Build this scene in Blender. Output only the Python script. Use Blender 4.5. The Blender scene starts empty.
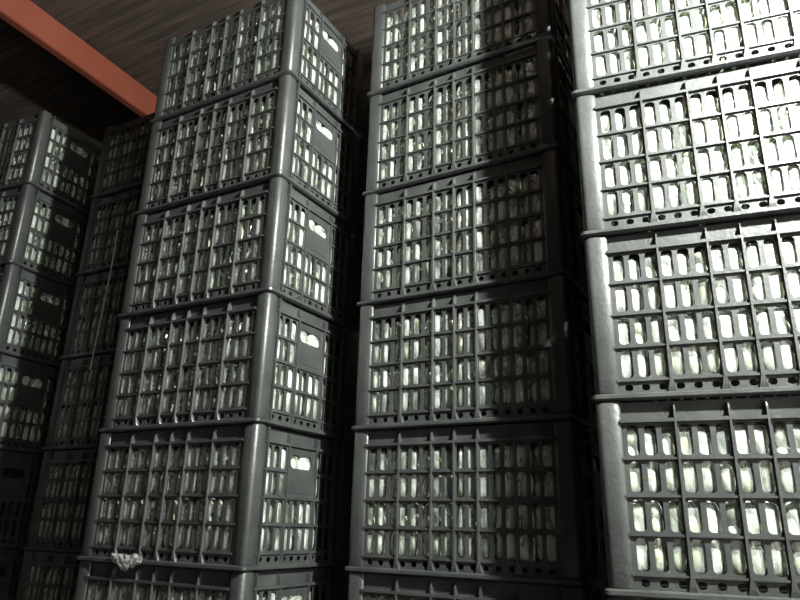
import bpy, bmesh, math, random
from mathutils import Vector, Matrix, noise
random.seed(7)
COL = bpy.context.scene.collection
SC = bpy.context.scene
PI = math.pi

# ------------------------------------------------------------ real sizes (metres)
W, D, H = 0.600, 0.414, 0.3503          # crate: length, depth, stacking height
POST = 0.0522                            # solid corner before the first slot
PITCH = (W - 2 * POST) / 16              # slot spacing
CAM_H = 1.509                            # eye height of the camera
Z0 = -0.1078 + CAM_H                     # height of one of the crate joints (4 crates up)

# ------------------------------------------------------------ helpers
def link(name, me, mat=None, parent=None, loc=(0, 0, 0), rz=0.0):
    o = bpy.data.objects.new(name, me)
    COL.objects.link(o)
    if mat is not None and len(me.materials) == 0:
        me.materials.append(mat)
    o.location = loc
    o.rotation_euler = (0, 0, rz)
    if parent is not None:
        o.parent = parent
    return o

def mesh(name, bm, smooth=False):
    bmesh.ops.recalc_face_normals(bm, faces=bm.faces)
    me = bpy.data.meshes.new(name)
    bm.to_mesh(me)
    bm.free()
    if smooth:
        for p in me.polygons:
            p.use_smooth = True
    return me

def box(bm, x0, x1, y0, y1, z0, z1):
    v = [bm.verts.new((x, y, z)) for x in (x0, x1) for y in (y0, y1) for z in (z0, z1)]
    for f in ((0, 1, 3, 2), (4, 6, 7, 5), (0, 4, 5, 1), (2, 3, 7, 6), (0, 2, 6, 4), (1, 5, 7, 3)):
        bm.faces.new([v[i] for i in f])

def loft(bm, rings, cap=True):
    vs = [[bm.verts.new(p) for p in r] for r in rings]
    n = len(vs[0])
    for a, b in zip(vs, vs[1:]):
        for i in range(n):
            bm.faces.new((a[i], a[(i + 1) % n], b[(i + 1) % n], b[i]))
    if cap:
        bm.faces.new(vs[0]); bm.faces.new(vs[-1])

def rrect(x0, x1, y0, y1, r, m=4):
    """rounded rectangle, m+1 points in each of the four corners"""
    if not hasattr(r, '__len__'):
        r = (r,) * 4
    out = []
    for (cx, cy, a0), rr in zip(((x1, y1, 0), (x0, y1, 90), (x0, y0, 180), (x1, y0, 270)), r):
        sx = -1 if cx == x1 else 1
        sy = -1 if cy == y1 else 1
        for k in range(m + 1):
            a = math.radians(a0 + 90 * k / m)
            out.append((cx + sx * rr + rr * math.cos(a), cy + sy * rr + rr * math.sin(a)))
    return out

def holed_cell(bm, u0, u1, z0, z1, hole, ya, yb, m=4):
    """a piece of wall with one rounded hole through it"""
    n = len(hole); q = n // 4
    cor = [(u1, z1), (u0, z1), (u0, z0), (u1, z0)]
    lay = []
    for y in (ya, yb):
        c = [bm.verts.new((a, y, b)) for a, b in cor]
        h = [bm.verts.new((a, y, b)) for a, b in hole]
        for k in range(4):
            for i in range(q - 1):
                bm.faces.new((c[k], h[k * q + i], h[k * q + i + 1]))
            bm.faces.new((c[k], h[k * q + q - 1], h[((k + 1) * q) % n], c[(k + 1) % 4]))
        lay.append(h)
    for i in range(n):
        bm.faces.new((lay[0][i], lay[0][(i + 1) % n], lay[1][(i + 1) % n], lay[1][i]))

# ------------------------------------------------------------ materials
def new_mat(name):
    m = bpy.data.materials.new(name)
    m.use_nodes = True
    nt = m.node_tree
    return m, nt, nt.nodes, nt.links, nt.nodes['Principled BSDF']

def plastic(name, c0, c1, rough):
    m, nt, N, L, b = new_mat(name)
    tc = N.new('ShaderNodeTexCoord')
    n1 = N.new('ShaderNodeTexNoise'); n1.inputs['Scale'].default_value = 14; n1.inputs['Detail'].default_value = 6
    L.new(tc.outputs['Object'], n1.inputs['Vector'])
    r = N.new('ShaderNodeValToRGB')
    r.color_ramp.elements[0].position = .35; r.color_ramp.elements[0].color = (*c0, 1)
    r.color_ramp.elements[1].position = .75; r.color_ramp.elements[1].color = (*c1, 1)
    L.new(n1.outputs['Fac'], r.inputs['Fac']); L.new(r.outputs['Color'], b.inputs['Base Color'])
    n2 = N.new('ShaderNodeTexNoise'); n2.inputs['Scale'].default_value = 120; n2.inputs['Detail'].default_value = 4
    L.new(tc.outputs['Object'], n2.inputs['Vector'])
    bp = N.new('ShaderNodeBump'); bp.inputs['Strength'].default_value = .4; bp.inputs['Distance'].default_value = .002
    L.new(n2.outputs['Fac'], bp.inputs['Height']); L.new(bp.outputs['Normal'], b.inputs['Normal'])
    b.inputs['Roughness'].default_value = rough
    b.inputs['Specular IOR Level'].default_value = .55
    return m

M_CRATE = plastic('black_plastic', (.024, .0255, .025), (.042, .044, .043), .42)

def film_mat():
    m, nt, N, L, b = new_mat('clear_film')
    N.remove(b)
    out = N['Material Output']
    tr = N.new('ShaderNodeBsdfTransparent'); tr.inputs['Color'].default_value = (.93, .95, .93, 1)
    gl = N.new('ShaderNodeBsdfGlossy'); gl.inputs['Roughness'].default_value = .17
    di = N.new('ShaderNodeBsdfDiffuse'); di.inputs['Color'].default_value = (.60, .64, .60, 1)
    tc = N.new('ShaderNodeTexCoord')
    mp = N.new('ShaderNodeMapping'); mp.inputs['Rotation'].default_value = (.3, .7, .2); mp.inputs['Scale'].default_value = (1, 1, .45)
    L.new(tc.outputs['Object'], mp.inputs['Vector'])
    oi = N.new('ShaderNodeObjectInfo')
    n = N.new('ShaderNodeTexNoise'); n.noise_dimensions = '4D'; n.inputs['Scale'].default_value = 55; n.inputs['Detail'].default_value = 3
    mu = N.new('ShaderNodeMath'); mu.operation = 'MULTIPLY'; mu.inputs[1].default_value = 40
    L.new(oi.outputs['Random'], mu.inputs[0]); L.new(mu.outputs[0], n.inputs['W'])
    L.new(mp.outputs['Vector'], n.inputs['Vector'])
    bp = N.new('ShaderNodeBump'); bp.inputs['Strength'].default_value = .8; bp.inputs['Distance'].default_value = .01
    L.new(n.outputs['Fac'], bp.inputs['Height'])
    for s in (gl, di):
        L.new(bp.outputs['Normal'], s.inputs['Normal'])
    m1 = N.new('ShaderNodeMixShader')
    n2 = N.new('ShaderNodeTexNoise'); n2.noise_dimensions = '4D'; n2.inputs['Scale'].default_value = 24; n2.inputs['Detail'].default_value = 2
    L.new(mu.outputs[0], n2.inputs['W']); L.new(mp.outputs['Vector'], n2.inputs['Vector'])
    mr = N.new('ShaderNodeMapRange')          # misted patches on the film
    mr.inputs['From Min'].default_value = .38; mr.inputs['From Max'].default_value = .66
    mr.inputs['To Min'].default_value = .07; mr.inputs['To Max'].default_value = .55
    L.new(n2.outputs['Fac'], mr.inputs['Value']); L.new(mr.outputs[0], m1.inputs['Fac'])
    L.new(tr.outputs[0], m1.inputs[1]); L.new(di.outputs[0], m1.inputs[2])
    m2 = N.new('ShaderNodeMixShader')
    m2.inputs['Fac'].default_value = .13
    L.new(m1.outputs[0], m2.inputs[1]); L.new(gl.outputs[0], m2.inputs[2])
    L.new(m2.outputs[0], out.inputs['Surface'])
    return m
M_FILM = film_mat()

def produce_mat():
    m, nt, N, L, b = new_mat('pale_produce')
    ge = N.new('ShaderNodeNewGeometry'); oi = N.new('ShaderNodeObjectInfo')
    ad = N.new('ShaderNodeMath'); ad.operation = 'ADD'
    L.new(ge.outputs['Random Per Island'], ad.inputs[0]); L.new(oi.outputs['Random'], ad.inputs[1])
    fr = N.new('ShaderNodeMath'); fr.operation = 'FRACT'; L.new(ad.outputs[0], fr.inputs[0])
    r = N.new('ShaderNodeValToRGB'); cr = r.color_ramp
    stops = [(0, (.10, .115, .08)), (.22, (.26, .28, .18)), (.48, (.44, .46, .33)), (.75, (.62, .62, .49)), (1, (.74, .75, .69))]
    cr.elements[0].color = (*stops[0][1], 1); cr.elements[1].color = (*stops[-1][1], 1)
    for p, c in stops[1:-1]:
        e = cr.elements.new(p); e.color = (*c, 1)
    L.new(fr.outputs[0], r.inputs['Fac'])
    tc = N.new('ShaderNodeTexCoord')
    n = N.new('ShaderNodeTexNoise'); n.inputs['Scale'].default_value = 45; n.inputs['Detail'].default_value = 3
    L.new(tc.outputs['Object'], n.inputs['Vector'])
    mx = N.new('ShaderNodeMix'); mx.data_type = 'RGBA'; mx.blend_type = 'MULTIPLY'; mx.inputs['Factor'].default_value = .55
    L.new(r.outputs['Color'], mx.inputs['A']); 
    r2 = N.new('ShaderNodeValToRGB'); r2.color_ramp.elements[0].position = .35; r2.color_ramp.elements[1].position = .6
    r2.color_ramp.elements[0].color = (.35, .38, .28, 1)
    L.new(n.outputs['Fac'], r2.inputs['Fac']); L.new(r2.outputs['Color'], mx.inputs['B'])
    L.new(mx.outputs['Result'], b.inputs['Base Color'])
    b.inputs['Roughness'].default_value = .5
    return m
M_PROD = produce_mat()

def simple(name, c, rough=.6, spec=.4, c2=None, scale=8, bump=0.0):
    m, nt, N, L, b = new_mat(name)
    tc = N.new('ShaderNodeTexCoord')
    n = N.new('ShaderNodeTexNoise'); n.inputs['Scale'].default_value = scale; n.inputs['Detail'].default_value = 5
    L.new(tc.outputs['Object'], n.inputs['Vector'])
    r = N.new('ShaderNodeValToRGB'); r.color_ramp.elements[0].position = .3; r.color_ramp.elements[1].position = .7
    r.color_ramp.elements[0].color = (*c, 1); r.color_ramp.elements[1].color = (*(c2 or c), 1)
    L.new(n.outputs['Fac'], r.inputs['Fac']); L.new(r.outputs['Color'], b.inputs['Base Color'])
    b.inputs['Roughness'].default_value = rough; b.inputs['Specular IOR Level'].default_value = spec
    if bump:
        bp = N.new('ShaderNodeBump'); bp.inputs['Strength'].default_value = bump; bp.inputs['Distance'].default_value = .01
        L.new(n.outputs['Fac'], bp.inputs['Height']); L.new(bp.outputs['Normal'], b.inputs['Normal'])
    return m

# ------------------------------------------------------------ crate parts
ROW = [0.0385 + i * (0.3080 - 0.0385) / 4 for i in range(5)]     # boundaries of the four slot rows
YF, YB = 0.0084, 0.0112                                           # wall skin, measured inward from the rim

def rib(bm, u, top=H - .010):
    rings = []
    for z, hw, y0 in ((.0135, .0105, .004), (.022, .0075, .002), (.040, .0032, .001), (.30, .0025, .001), (.3145, .0025, .001), (H - .020, .0022, .002), (top, .0015, .008)):
        yb = .0158 if z > .31 else YF + .001
        rings.append([(u - hw, yb, z), (u + hw, yb, z), (u + hw * .75, y0, z), (u - hw * .75, y0, z)])
    loft(bm, rings)

def wall_mesh(name, n, ribs, handle):
    Lw = n * PITCH + 2 * POST
    bm = bmesh.new()
    u0 = -Lw / 2 + POST
    for i in range(n):
        a, b = u0 + i * PITCH, u0 + (i + 1) * PITCH
        c = (a + b) / 2
        for r in range(4):
            if handle and 3 <= i <= 6 and r >= 2:
                continue
            z0, z1 = ROW[r], ROW[r + 1]
            holed_cell(bm, a, b, z0, z1, rrect(c - .0107, c + .0107, z0 + .0062, z1 - .0052, (.008, .008, .007, .007)), YF, YB)
        holed_cell(bm, a, b, .006, ROW[0], rrect(c - .0075, c + .0075, .0185, .0310, (.0058,) * 4), YF, YB)
    if handle:
        a, b = u0 + 3 * PITCH, u0 + 7 * PITCH
        holed_cell(bm, a, b, ROW[3], ROW[4], rrect(a + .014, b - .014, ROW[3] + .011, ROW[4] - .021, (.0165,) * 4, 6), YF, YB, 6)
    # plain margins beside the posts and the plain band under the top edge
    for s in (-1, 1):
        x0, x1 = sorted((s * (Lw / 2 - POST), s * (Lw / 2 - .044)))
        box(bm, x0, x1, YF, YB, .006, ROW[4] + .004)
    box(bm, -Lw / 2 + .046, Lw / 2 - .046, .0150, .0175, ROW[4], H - .003)      # set-back groove under the rim
    # horizontal fins between the rows; the ledge above the top row is thicker
    x0, x1 = -Lw / 2 + .046, Lw / 2 - .046
    for z in ROW[:4]:
        segs = [(x0, x1)]
        if handle and z == ROW[3]:
            segs = [(x0, u0 + 3 * PITCH), (u0 + 7 * PITCH, x1)]
        for p, q in segs:
            box(bm, p, q, .0035, YF + .001, z - .0020, z + .0020)
    box(bm, x0, x1, .0015, .0160, ROW[4] - .0005, ROW[4] + .006)
    for k in ribs:
        rib(bm, u0 + k * PITCH)
    if handle:                                   # thin upright lips beside the posts of the short ends
        for s in (-1, 1):
            box(bm, s * (Lw / 2 - .052) - .0018, s * (Lw / 2 - .052) + .0018, -.001, YF + .001, .0135, H - .004)
    return mesh(name, bm)

ME_LONG = wall_mesh('long_wall', 16, (3, 6, 8, 10, 13), False)
ME_SHORT = wall_mesh('end_wall', 10, (3, 7), True)
def panel_mesh():
    bm = bmesh.new()
    a, b = -2 * PITCH, 2 * PITCH
    box(bm, a + .003, b - .003, YF - .004, YB, ROW[2] + .003, ROW[3] + .003)
    box(bm, a + .012, b - .012, YF - .0052, YF - .003, ROW[2] + .014, ROW[3] - .008)
    me = mesh('handle_panel', bm)
    return me
ME_PANEL = panel_mesh()
def post_mesh():
    bm = bmesh.new()
    rings = []
    for z, g in ((.0125, .002), (.016, 0), (H - .006, 0), (H - .0008, .0015)):
        ring = []
        a, b, c = .0025 + g, .049 - g, .0112
        def arc(cx, cy, rx, ry, a0, a1, m=7):
            for i in range(m + 1):
                t = math.radians(a0 + (a1 - a0) * i / m)
                ring.append((cx + rx * math.cos(t), cy + ry * math.sin(t), z))
        arc(a + .014, a + .014, .014, .014, 180, 270)          # round outer corner
        arc(b - .022, a + .0080, .022, .0080, 270, 360)          # round end of one arm
        ring.append((b, c, z)); ring.append((c, c, z)); ring.append((c, b, z))
        arc(a + .0080, b - .022, .0080, .022, 90, 180)
        rings.append(ring)
    loft(bm, rings)
    me = mesh('corner_post', bm, True)
    return me
ME_POST = post_mesh()
def base_mesh():
    bm = bmesh.new()
    o = rrect(-W / 2 - .004, W / 2 + .004, -D / 2 - .004, D / 2 + .004, .012, 4)
    o2 = rrect(-W / 2 + .002, W / 2 - .002, -D / 2 + .002, D / 2 - .002, .012, 4)
    i = rrect(-W / 2 + .0112, W / 2 - .0112, -D / 2 + .0112, D / 2 - .0112, .003, 4)
    prof = [(i, .0005), (o2, .0005), (o, .004), (o, .0105), (o2, .0135), (i, .0135)]
    vs = [[bm.verts.new((x, y, z)) for x, y in pts] for pts, z in prof]
    n = len(o)
    for a, b in zip(vs, vs[1:] + vs[:1]):
        for k in range(n):
            bm.faces.new((a[k], a[(k + 1) % n], b[(k + 1) % n], b[k]))
    # slatted floor of the crate
    x = -W / 2 + .0145
    while x < W / 2 - .03:
        box(bm, x, x + .018, -D / 2 + .0113, D / 2 - .0113, .0305, .0340)
        x += .0255
    for y in (-.12, 0, .12):
        box(bm, -W / 2 + .0143, W / 2 - .0143, y - .006, y + .006, .0265, .0310)
    return mesh('base_rim', bm)
ME_BASE = base_mesh()

def make_crate():
    t = bpy.data.objects.new('plastic_crate', None); COL.objects.link(t)
    t.empty_display_size = .1
    link('base_rim', ME_BASE, M_CRATE, t)
    link('slotted_long_wall', ME_LONG, M_CRATE, t, (0, -D / 2, 0), 0)
    link('slotted_long_wall', ME_LONG, M_CRATE, t, (0, D / 2, 0), PI)
    for s in (1, -1):
        w = link('slotted_end_wall', ME_SHORT, M_CRATE, t, (s * W / 2, 0, 0), s * PI / 2)
        p = link('handle_panel', ME_PANEL, M_CRATE, w)
        p['label'] = 'blank panel below the grip opening'
    for k, (sx, sy) in enumerate(((-1, -1), (1, -1), (1, 1), (-1, 1))):
        link('corner_post', ME_POST, M_CRATE, t, (sx * W / 2, sy * D / 2, 0), k * PI / 2)
    return t

def dup(root):
    r = root.copy(); COL.objects.link(r)
    for ch in root.children:
        c = ch.copy(); COL.objects.link(c); c.parent = r
        for g in ch.children:
            d = g.copy(); COL.objects.link(d); d.parent = c
    return r

# ------------------------------------------------------------ bags of produce
BW, BD, BH = .0945, .0940, .1340
def film_mesh(seed):
    bm = bmesh.new()
    bmesh.ops.create_cube(bm, size=2)
    bmesh.ops.subdivide_edges(bm, edges=bm.edges[:], cuts=9, use_grid_fill=True)
    off = Vector((seed * 7.3, seed * 3.1, seed * 1.7))
    for v in bm.verts:
        p = v.co.copy()
        n = p.normalized()
        q = Vector([math.copysign(abs(c) ** 1.0, c) for c in p])
        s = (abs(q.x) ** 7 + abs(q.y) ** 7 + abs(q.z) ** 9) ** (1 / 7)
        q = q / s
        h = noise.fractal(Vector((p.x * 2.6, p.y * 2.6, p.z * 3.4 + p.x * 1.2)) + off, .8, 2.1, 4)
        k = 1 - .003 - .022 * abs(h) 
        v.co = Vector((q.x * BW / 2 * k, q.y * BD / 2 * k, BH / 2 + q.z * BH / 2 * min(1, k + .03)))
    return mesh('clear_film_bag', bm, True)
def produce_mesh(seed):
    rnd = random.Random(seed * 31 + 5)
    bm = bmesh.new()
    for ix in (-1, 0, 1):
        for iy in (-1, 0, 1):
            if ix == 0 and iy == 0:
                continue
            z = .006
            while z < BH - .030:
                ln = rnd.uniform(.040, .066)
                ln = min(ln, BH - .006 - z)
                if ln < .02:
                    break
                if rnd.random() < .09:
                    z += ln * .7; continue
                r = rnd.uniform(.0138, .0150)
                g = bmesh.ops.create_uvsphere(bm, u_segments=10, v_segments=7, radius=1)
                tilt = Matrix.Rotation(rnd.uniform(-.16, .16), 3, 'X') @ Matrix.Rotation(rnd.uniform(-.16, .16), 3, 'Y')
                c = Vector((ix * .0309 + rnd.uniform(-.0015, .0015), iy * .0306 + rnd.uniform(-.0015, .0015), z + ln / 2))
                for v in g['verts']:
                    b = 1 + .12 * v.co.z
                    v.co = tilt @ Vector((v.co.x * r * b, v.co.y * r * b, v.co.z * ln / 2)) + c
                z += ln * .93
    return mesh('pale_produce', bm, True)
BAGS = []
for s in range(8):
    f = link('produce_bag', film_mesh(s), M_FILM)
    p = link('pale_produce', produce_mesh(s), M_PROD, f)
    p['label'] = 'cream to greenish produce inside the film'
    BAGS.append(f)
bag_used = [False] * 8
ORD = ['first', 'second', 'third', 'fourth', 'fifth', 'sixth']
def put_bag(M, x, y, layer, label, group):
    k = random.randrange(8)
    if bag_used[k]:
        o = dup(BAGS[k])
    else:
        o = BAGS[k]; bag_used[k] = True
    rz = random.choice((0, PI)) + random.uniform(-.006, .006)
    o.location = M @ Vector((x, y, .0348 + layer * (BH + .0008)))
    o.rotation_euler = (0, 0, M.to_euler().z + rz)
    o['label'] = label; o['category'] = 'bag'; o['group'] = group

# ------------------------------------------------------------ the stacks
def corner_to_centre(px, py, yaw, u, v):
    """position of the crate centre when local point (u, v) stands at (px, py)"""
    c, s = math.cos(yaw), math.sin(yaw)
    return px - (u * c - v * s), py - (u * s + v * c)

proto = [make_crate()]
def stack(name, cx, cy, yaw, ks, bagset, describe, seed):
    rnd = random.Random(seed)
    for k in ks:
        o = proto.pop() if proto else dup(stack.first)
        if not hasattr(stack, 'first'):
            stack.first = o
        a = yaw + rnd.uniform(-.004, .004)
        o.location = (cx + rnd.uniform(-.0015, .0015), cy + rnd.uniform(-.0015, .0015), Z0 + k * H)
        o.rotation_euler = (0, 0, a)
        place = describe(k)
        o['label'] = 'black slotted plastic crate, ' + place
        o['category'] = 'crate'; o['group'] = 'black crates in the ' + name
        M = Matrix.Translation(o.location) @ Matrix.Rotation(a, 4, 'Z')
        for x, y, layer, where in bagset(k):
            put_bag(M, x, y, layer, 'clear bag of pale produce, %s half, %s, %s' % ('upper' if layer else 'lower', where, place),
                    'produce bags in the ' + name)

INX = W / 2 - .0124 - BW / 2
INY = D / 2 - .0124 - BD / 2
XS = [-INX + i * (2 * INX / 5) for i in range(6)]
YS = [-INY + i * (2 * INY / 3) for i in range(4)]
def front(cols, layers=(1, 0)):
    return [(XS[i], YS[0], l, '%s from left' % ORD[i]) for i in cols for l in layers]
def right_end(rows, layers=(1, 0)):
    return [(XS[5], YS[j], l, 'right end %s' % ORD[j]) for j in rows for l in layers]
def left_end(rows, layers=(1, 0)):  # unseen bags, added to stop light passing out through the end wall
    return [(XS[0], YS[j], l, 'unseen left end %s' % ORD[j]) for j in rows for l in layers]
FROM_TOP = {4: 'top', 3: 'second', 2: 'third', 1: 'fourth', 0: 'fifth', -1: 'sixth', -2: 'seventh', -3: 'eighth', -4: 'ninth'}
def from_top(st):
    def f(k):
        return '%s crate %s %s' % (FROM_TOP[k], 'of' if k == 4 else 'down,', st)
    return f
def right_names(k):
    if k == 4:
        return 'above frame, right stack'
    if k < 0:
        return {-1: 'first', -2: 'second', -3: 'third', -4: 'fourth'}[k] + ' below the frame, right stack'
    return {3: 'uppermost in view', 2: 'second in view', 1: 'third in view', 0: 'lowest in view'}[k] + ', right stack'

ALL = range(4, -5, -1)
yA, yB, yC, yD = -.5128, -.5266, -.3783, -.40
# left stack: two faces seen
A = corner_to_centre(-.8739, 1.9978, yA, -W / 2, -D / 2)
stack('left stack', *A, yA, ALL,
      lambda k: [] if k < -1 else front(range(6), (1, 0) if k > -1 else (1,)) + right_end((1, 2), (1, 0) if k > -1 else (1,)),
      from_top('left stack'), 1)
B = corner_to_centre(-.1209, 1.8173, yB, -W / 2, -D / 2)
stack('middle stack', *B, yB, ALL,
      lambda k: [] if k < -1 else front(range(6), (1, 0) if k > -1 else (1,)),
      from_top('middle stack'), 2)
C = corner_to_centre(.3818, 1.3045, yC, -W / 2, -D / 2)
stack('right stack', *C, yC, ALL,
      lambda k: front(range(5)) + left_end((1, 2)) if 0 <= k <= 3 else (front((0, 1)) + left_end((1, 2)) if k == 4 else []),  # top-crate bags are unseen, added to keep leaked light off the middle stack
      right_names, 3)
Dd = corner_to_centre(-1.522, 2.452, yD, W / 2, -D / 2)
stack('far left stack', *Dd, yD, ALL,
      lambda k: [] if k < 1 else front((4, 5)) + right_end((1, 2)),
      from_top('far left stack'), 4)
yE = -.5128
ex, ey = math.cos(yE), math.sin(yE)
eL, nF = -2.43, 1.60                      # set back between the left stack and the far left stack
Ec = corner_to_centre(eL * ex - nF * ey, eL * ey + nF * ex, yE, -W / 2, -D / 2)
stack('recessed stack', *Ec, yE, ALL,
      lambda k: [] if k < -1 else front(range(5), (1, 0) if k > -1 else (1,)),
      from_top('recessed stack'), 5)
# pale strap hooked into a slot of the recessed stack, hanging down its front
bm = bmesh.new()
sx, sy = (-.4597 * 2.455, 2.455), (-.4639 * 2.455, 2.455)
nrm = Vector((ey, -ex, 0))
pts = []
for i in range(13):
    t = i / 12
    pts.append(Vector((sx[0] + (sy[0] - sx[0]) * t, 2.455, CAM_H + 1.095 + (.526 - 1.095) * t)) + Vector((ex, ey, 0)) * .004 * math.sin(t * 5))
ring = []
for p in pts:
    ring.append([p + Vector((ex, ey, 0)) * a + nrm * b for a, b in ((-.003, 0), (.003, 0), (.003, .0012), (-.003, .0012))])
loft(bm, ring)
st = link('hanging_strap', mesh('hanging_strap', bm), simple('pale_strap', (.5, .5, .48), .5, .4))
st['label'] = 'thin pale strap hanging down the recessed stack beside the left stack'; st['category'] = 'strap'

# ------------------------------------------------------------ torn scrap on the left stack
def scrap():
    bm = bmesh.new()
    nx, ny = 26, 12
    g = {}
    for i in range(nx + 1):
        for j in range(ny + 1):
            u = i / nx; v = j / ny
            top = .012 + .006 * noise.noise(Vector((u * 6, 1, 3)))
            bot = -.018 + .014 * noise.noise(Vector((u * 7, 5, 2))) - .010 * math.sin(u * PI) + .018 * abs(2 * u - 1) ** 2
            z = top + (bot - top) * v
            y = -.006 + .005 * noise.noise(Vector((u * 9, v * 6, 9))) - .004 * math.sin(v * PI)
            g[i, j] = bm.verts.new((-.060 + .12 * u + .004 * noise.noise(Vector((v * 5, u * 3, 7))), y, z + .004))
    for i in range(nx):
        for j in range(ny):
            bm.faces.new((g[i, j], g[i + 1, j], g[i + 1, j + 1], g[i, j + 1]))
    bmesh.ops.solidify(bm, geom=bm.faces[:], thickness=.0012)
    return mesh('torn_film_scrap', bm, True)
MA = Matrix.Translation((A[0], A[1], Z0)) @ Matrix.Rotation(yA, 4, 'Z')
M_SCRAP = simple('torn_white_film', (.36, .34, .34), .5, .5, (.50, .48, .48), 60, .3)
sc = link('torn_film_scrap', scrap(), M_SCRAP)
sc.location = MA @ Vector((-W / 2 + .205, -D / 2 - .001, .010)); sc.rotation_euler = (0, 0, yA)
sc['label'] = 'torn whitish scrap of film hanging on a crate rim, low on the left stack'
sc['category'] = 'scrap'

# ------------------------------------------------------------ the store room
def structure(name, bm, mat, loc=(0, 0, 0), rz=0):
    o = link(name, mesh(name, bm), mat, None, loc, rz)
    o['kind'] = 'structure'
    return o
CEIL = 2.205 + CAM_H
dirx, diry = math.cos(yA), math.sin(yA)
M_FLOOR = simple('dark_concrete', (.06, .058, .055), .8, .3, (.10, .095, .09), 5, .2)
M_WALL = simple('dim_wall', (.035, .032, .030), .9, .2, (.05, .045, .042), 4, .2)
def ceiling_mat():
    m, nt, N, L, b = new_mat('brown_boards')
    tc = N.new('ShaderNodeTexCoord')
    mp = N.new('ShaderNodeMapping'); mp.inputs['Scale'].default_value = (1.2, 14, 1)
    L.new(tc.outputs['Object'], mp.inputs['Vector'])
    n = N.new('ShaderNodeTexNoise'); n.inputs['Scale'].default_value = 2.2; n.inputs['Detail'].default_value = 6
    L.new(mp.outputs['Vector'], n.inputs['Vector'])
    r = N.new('ShaderNodeValToRGB'); r.color_ramp.elements[0].position = .35; r.color_ramp.elements[1].position = .7
    r.color_ramp.elements[0].color = (.026, .017, .013, 1); r.color_ramp.elements[1].color = (.070, .047, .036, 1)
    L.new(n.outputs['Fac'], r.inputs['Fac']); L.new(r.outputs['Color'], b.inputs['Base Color'])
    bp = N.new('ShaderNodeBump'); bp.inputs['Strength'].default_value = .5; bp.inputs['Distance'].default_value = .02
    L.new(n.outputs['Fac'], bp.inputs['Height']); L.new(bp.outputs['Normal'], b.inputs['Normal'])
    b.inputs['Roughness'].default_value = .85
    return m
X0, X1, Y0, Y1 = -5.2, 1.7, -3.5, 6.5
bm = bmesh.new(); box(bm, X0, X1, Y0, Y1, -.1, 0)
structure('floor', bm, M_FLOOR, (0, 0, 0), yA)
bm = bmesh.new()
box(bm, X0 - .1, X1 + .1, Y0 - .1, Y1 + .1, .03, .10)
y = Y0
while y < Y1 - .01:                                   # boards running along the crate fronts
    box(bm, X0, X1, y, min(y + .146, Y1), .004 * math.sin(y * 37), .03)
    y += .15
structure('ceiling', bm, ceiling_mat(), (0, 0, CEIL), yA)
T = CEIL + .03
bm = bmesh.new(); box(bm, X0 - .1, X1 + .1, Y1, Y1 + .1, 0, T)
structure('wall_back', bm, M_WALL, (0, 0, 0), yA)
bm = bmesh.new(); box(bm, X0 - .1, X0, Y0, Y1, 0, T)
structure('wall_left', bm, M_WALL, (0, 0, 0), yA)
bm = bmesh.new(); box(bm, X1, X1 + .1, 1.0, Y1, 0, T); box(bm, X1, X1 + .1, Y0, -1.3, 0, T); box(bm, X1, X1 + .1, -1.3, 1.0, 3.0, T)     # unseen opening, added and sized to let fill light in from the side
structure('wall_right', bm, M_WALL, (0, 0, 0), yA)
bm = bmesh.new(); box(bm, X0 - .1, X1 + .1, Y0 - .1, Y0, 0, T)
structure('wall_front', bm, M_WALL, (0, 0, 0), yA)

# red steel beam under the ceiling, running away from the camera over the left stack
M_RED = simple('red_oxide_paint', (.125, .031, .017), .55, .3, (.155, .040, .024), 6, .1)
BEAM_Z = 2.05
bm = bmesh.new()
bmesh.ops.create_cube(bm, size=1)
for v in bm.verts:
    v.co = Vector((v.co.x * .045 - .0225, v.co.y * 4.3 - 1.1, (v.co.z + .5) * .149))
bmesh.ops.bevel(bm, geom=bm.edges[:], offset=.004, segments=2, affect='EDGES')
beam = link('roof_beam', mesh('roof_beam', bm), M_RED)
beam.location = (-1.394, 3.046, BEAM_Z + CAM_H); beam.rotation_euler = (0, 0, -.45)
beam['label'] = 'red painted beam under the ceiling, upper left'; beam['category'] = 'beam'

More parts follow.
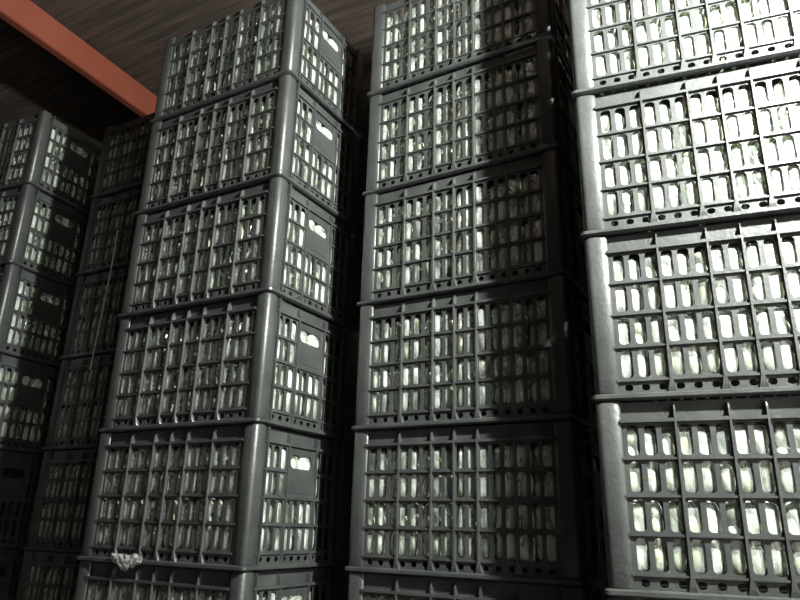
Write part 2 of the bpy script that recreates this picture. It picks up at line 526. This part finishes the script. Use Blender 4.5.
# ------------------------------------------------------------ bare bulb hanging in front of the right stack (out of frame)
LX, LY, LZ = .90, .36, 1.27 + CAM_H
lamp = bpy.data.objects.new('hanging_bulb', None); COL.objects.link(lamp)
lamp.location = (LX, LY, LZ)
lamp['label'] = 'bare bulb hanging on a cord in front of the right stack'; lamp['category'] = 'lamp'
def lathe(prof, n=20):
    bm = bmesh.new()
    loft(bm, [[(r * math.cos(2 * PI * i / n), r * math.sin(2 * PI * i / n), z) for i in range(n)] for r, z in prof])
    return bm
mg, nt, N, L, b = new_mat('lit_bulb_glass')
b.inputs['Base Color'].default_value = (.9, .9, .9, 1)
b.inputs['Emission Color'].default_value = (.95, 1.0, .93, 1)
b.inputs['Emission Strength'].default_value = 11000
gl = lathe([(.002, -.032), (.014, -.028), (.024, -.018), (.030, 0), (.027, .014), (.018, .032), (.013, .045)])
link('glass_bulb', mesh('glass_bulb', gl, True), mg, lamp)
so = lathe([(.014, .046), (.019, .050), (.019, .085), (.008, .100)])
link('socket', mesh('socket', so), simple('black_socket', (.02, .02, .02), .4), lamp)
co = lathe([(.003, .100), (.003, CEIL - LZ - .004)], 8)
link('cord', mesh('cord', co), simple('black_cord', (.02, .02, .02), .5), lamp)

# ------------------------------------------------------------ air of the room
w = bpy.data.worlds.new('World'); SC.world = w; w.use_nodes = True
bg = w.node_tree.nodes['Background']
bg.inputs['Color'].default_value = (1.0, 1.0, .90, 1); bg.inputs['Strength'].default_value = 1.9

# ------------------------------------------------------------ camera
cd = bpy.data.cameras.new('camera'); cam = bpy.data.objects.new('camera', cd); COL.objects.link(cam)
f, pitch, roll = 672.69, .3262, .0251
fw = Vector((0, math.cos(pitch), math.sin(pitch))); up = Vector((0, -math.sin(pitch), math.cos(pitch))); rt = Vector((1, 0, 0))
r2 = math.cos(roll) * rt + math.sin(roll) * up
u2 = -math.sin(roll) * rt + math.cos(roll) * up
m = Matrix((r2, u2, -fw)).transposed().to_4x4(); m.translation = (0, 0, CAM_H)
cam.matrix_world = m
cd.sensor_width = 36; cd.lens = f / 800 * 36; cd.clip_start = .02
SC.camera = cam

vs = SC.view_settings
SC.display_settings.display_device = 'sRGB'
vs.view_transform = 'Standard'; vs.look = 'None'; vs.exposure = .75; vs.gamma = 1; vs.use_curve_mapping = False
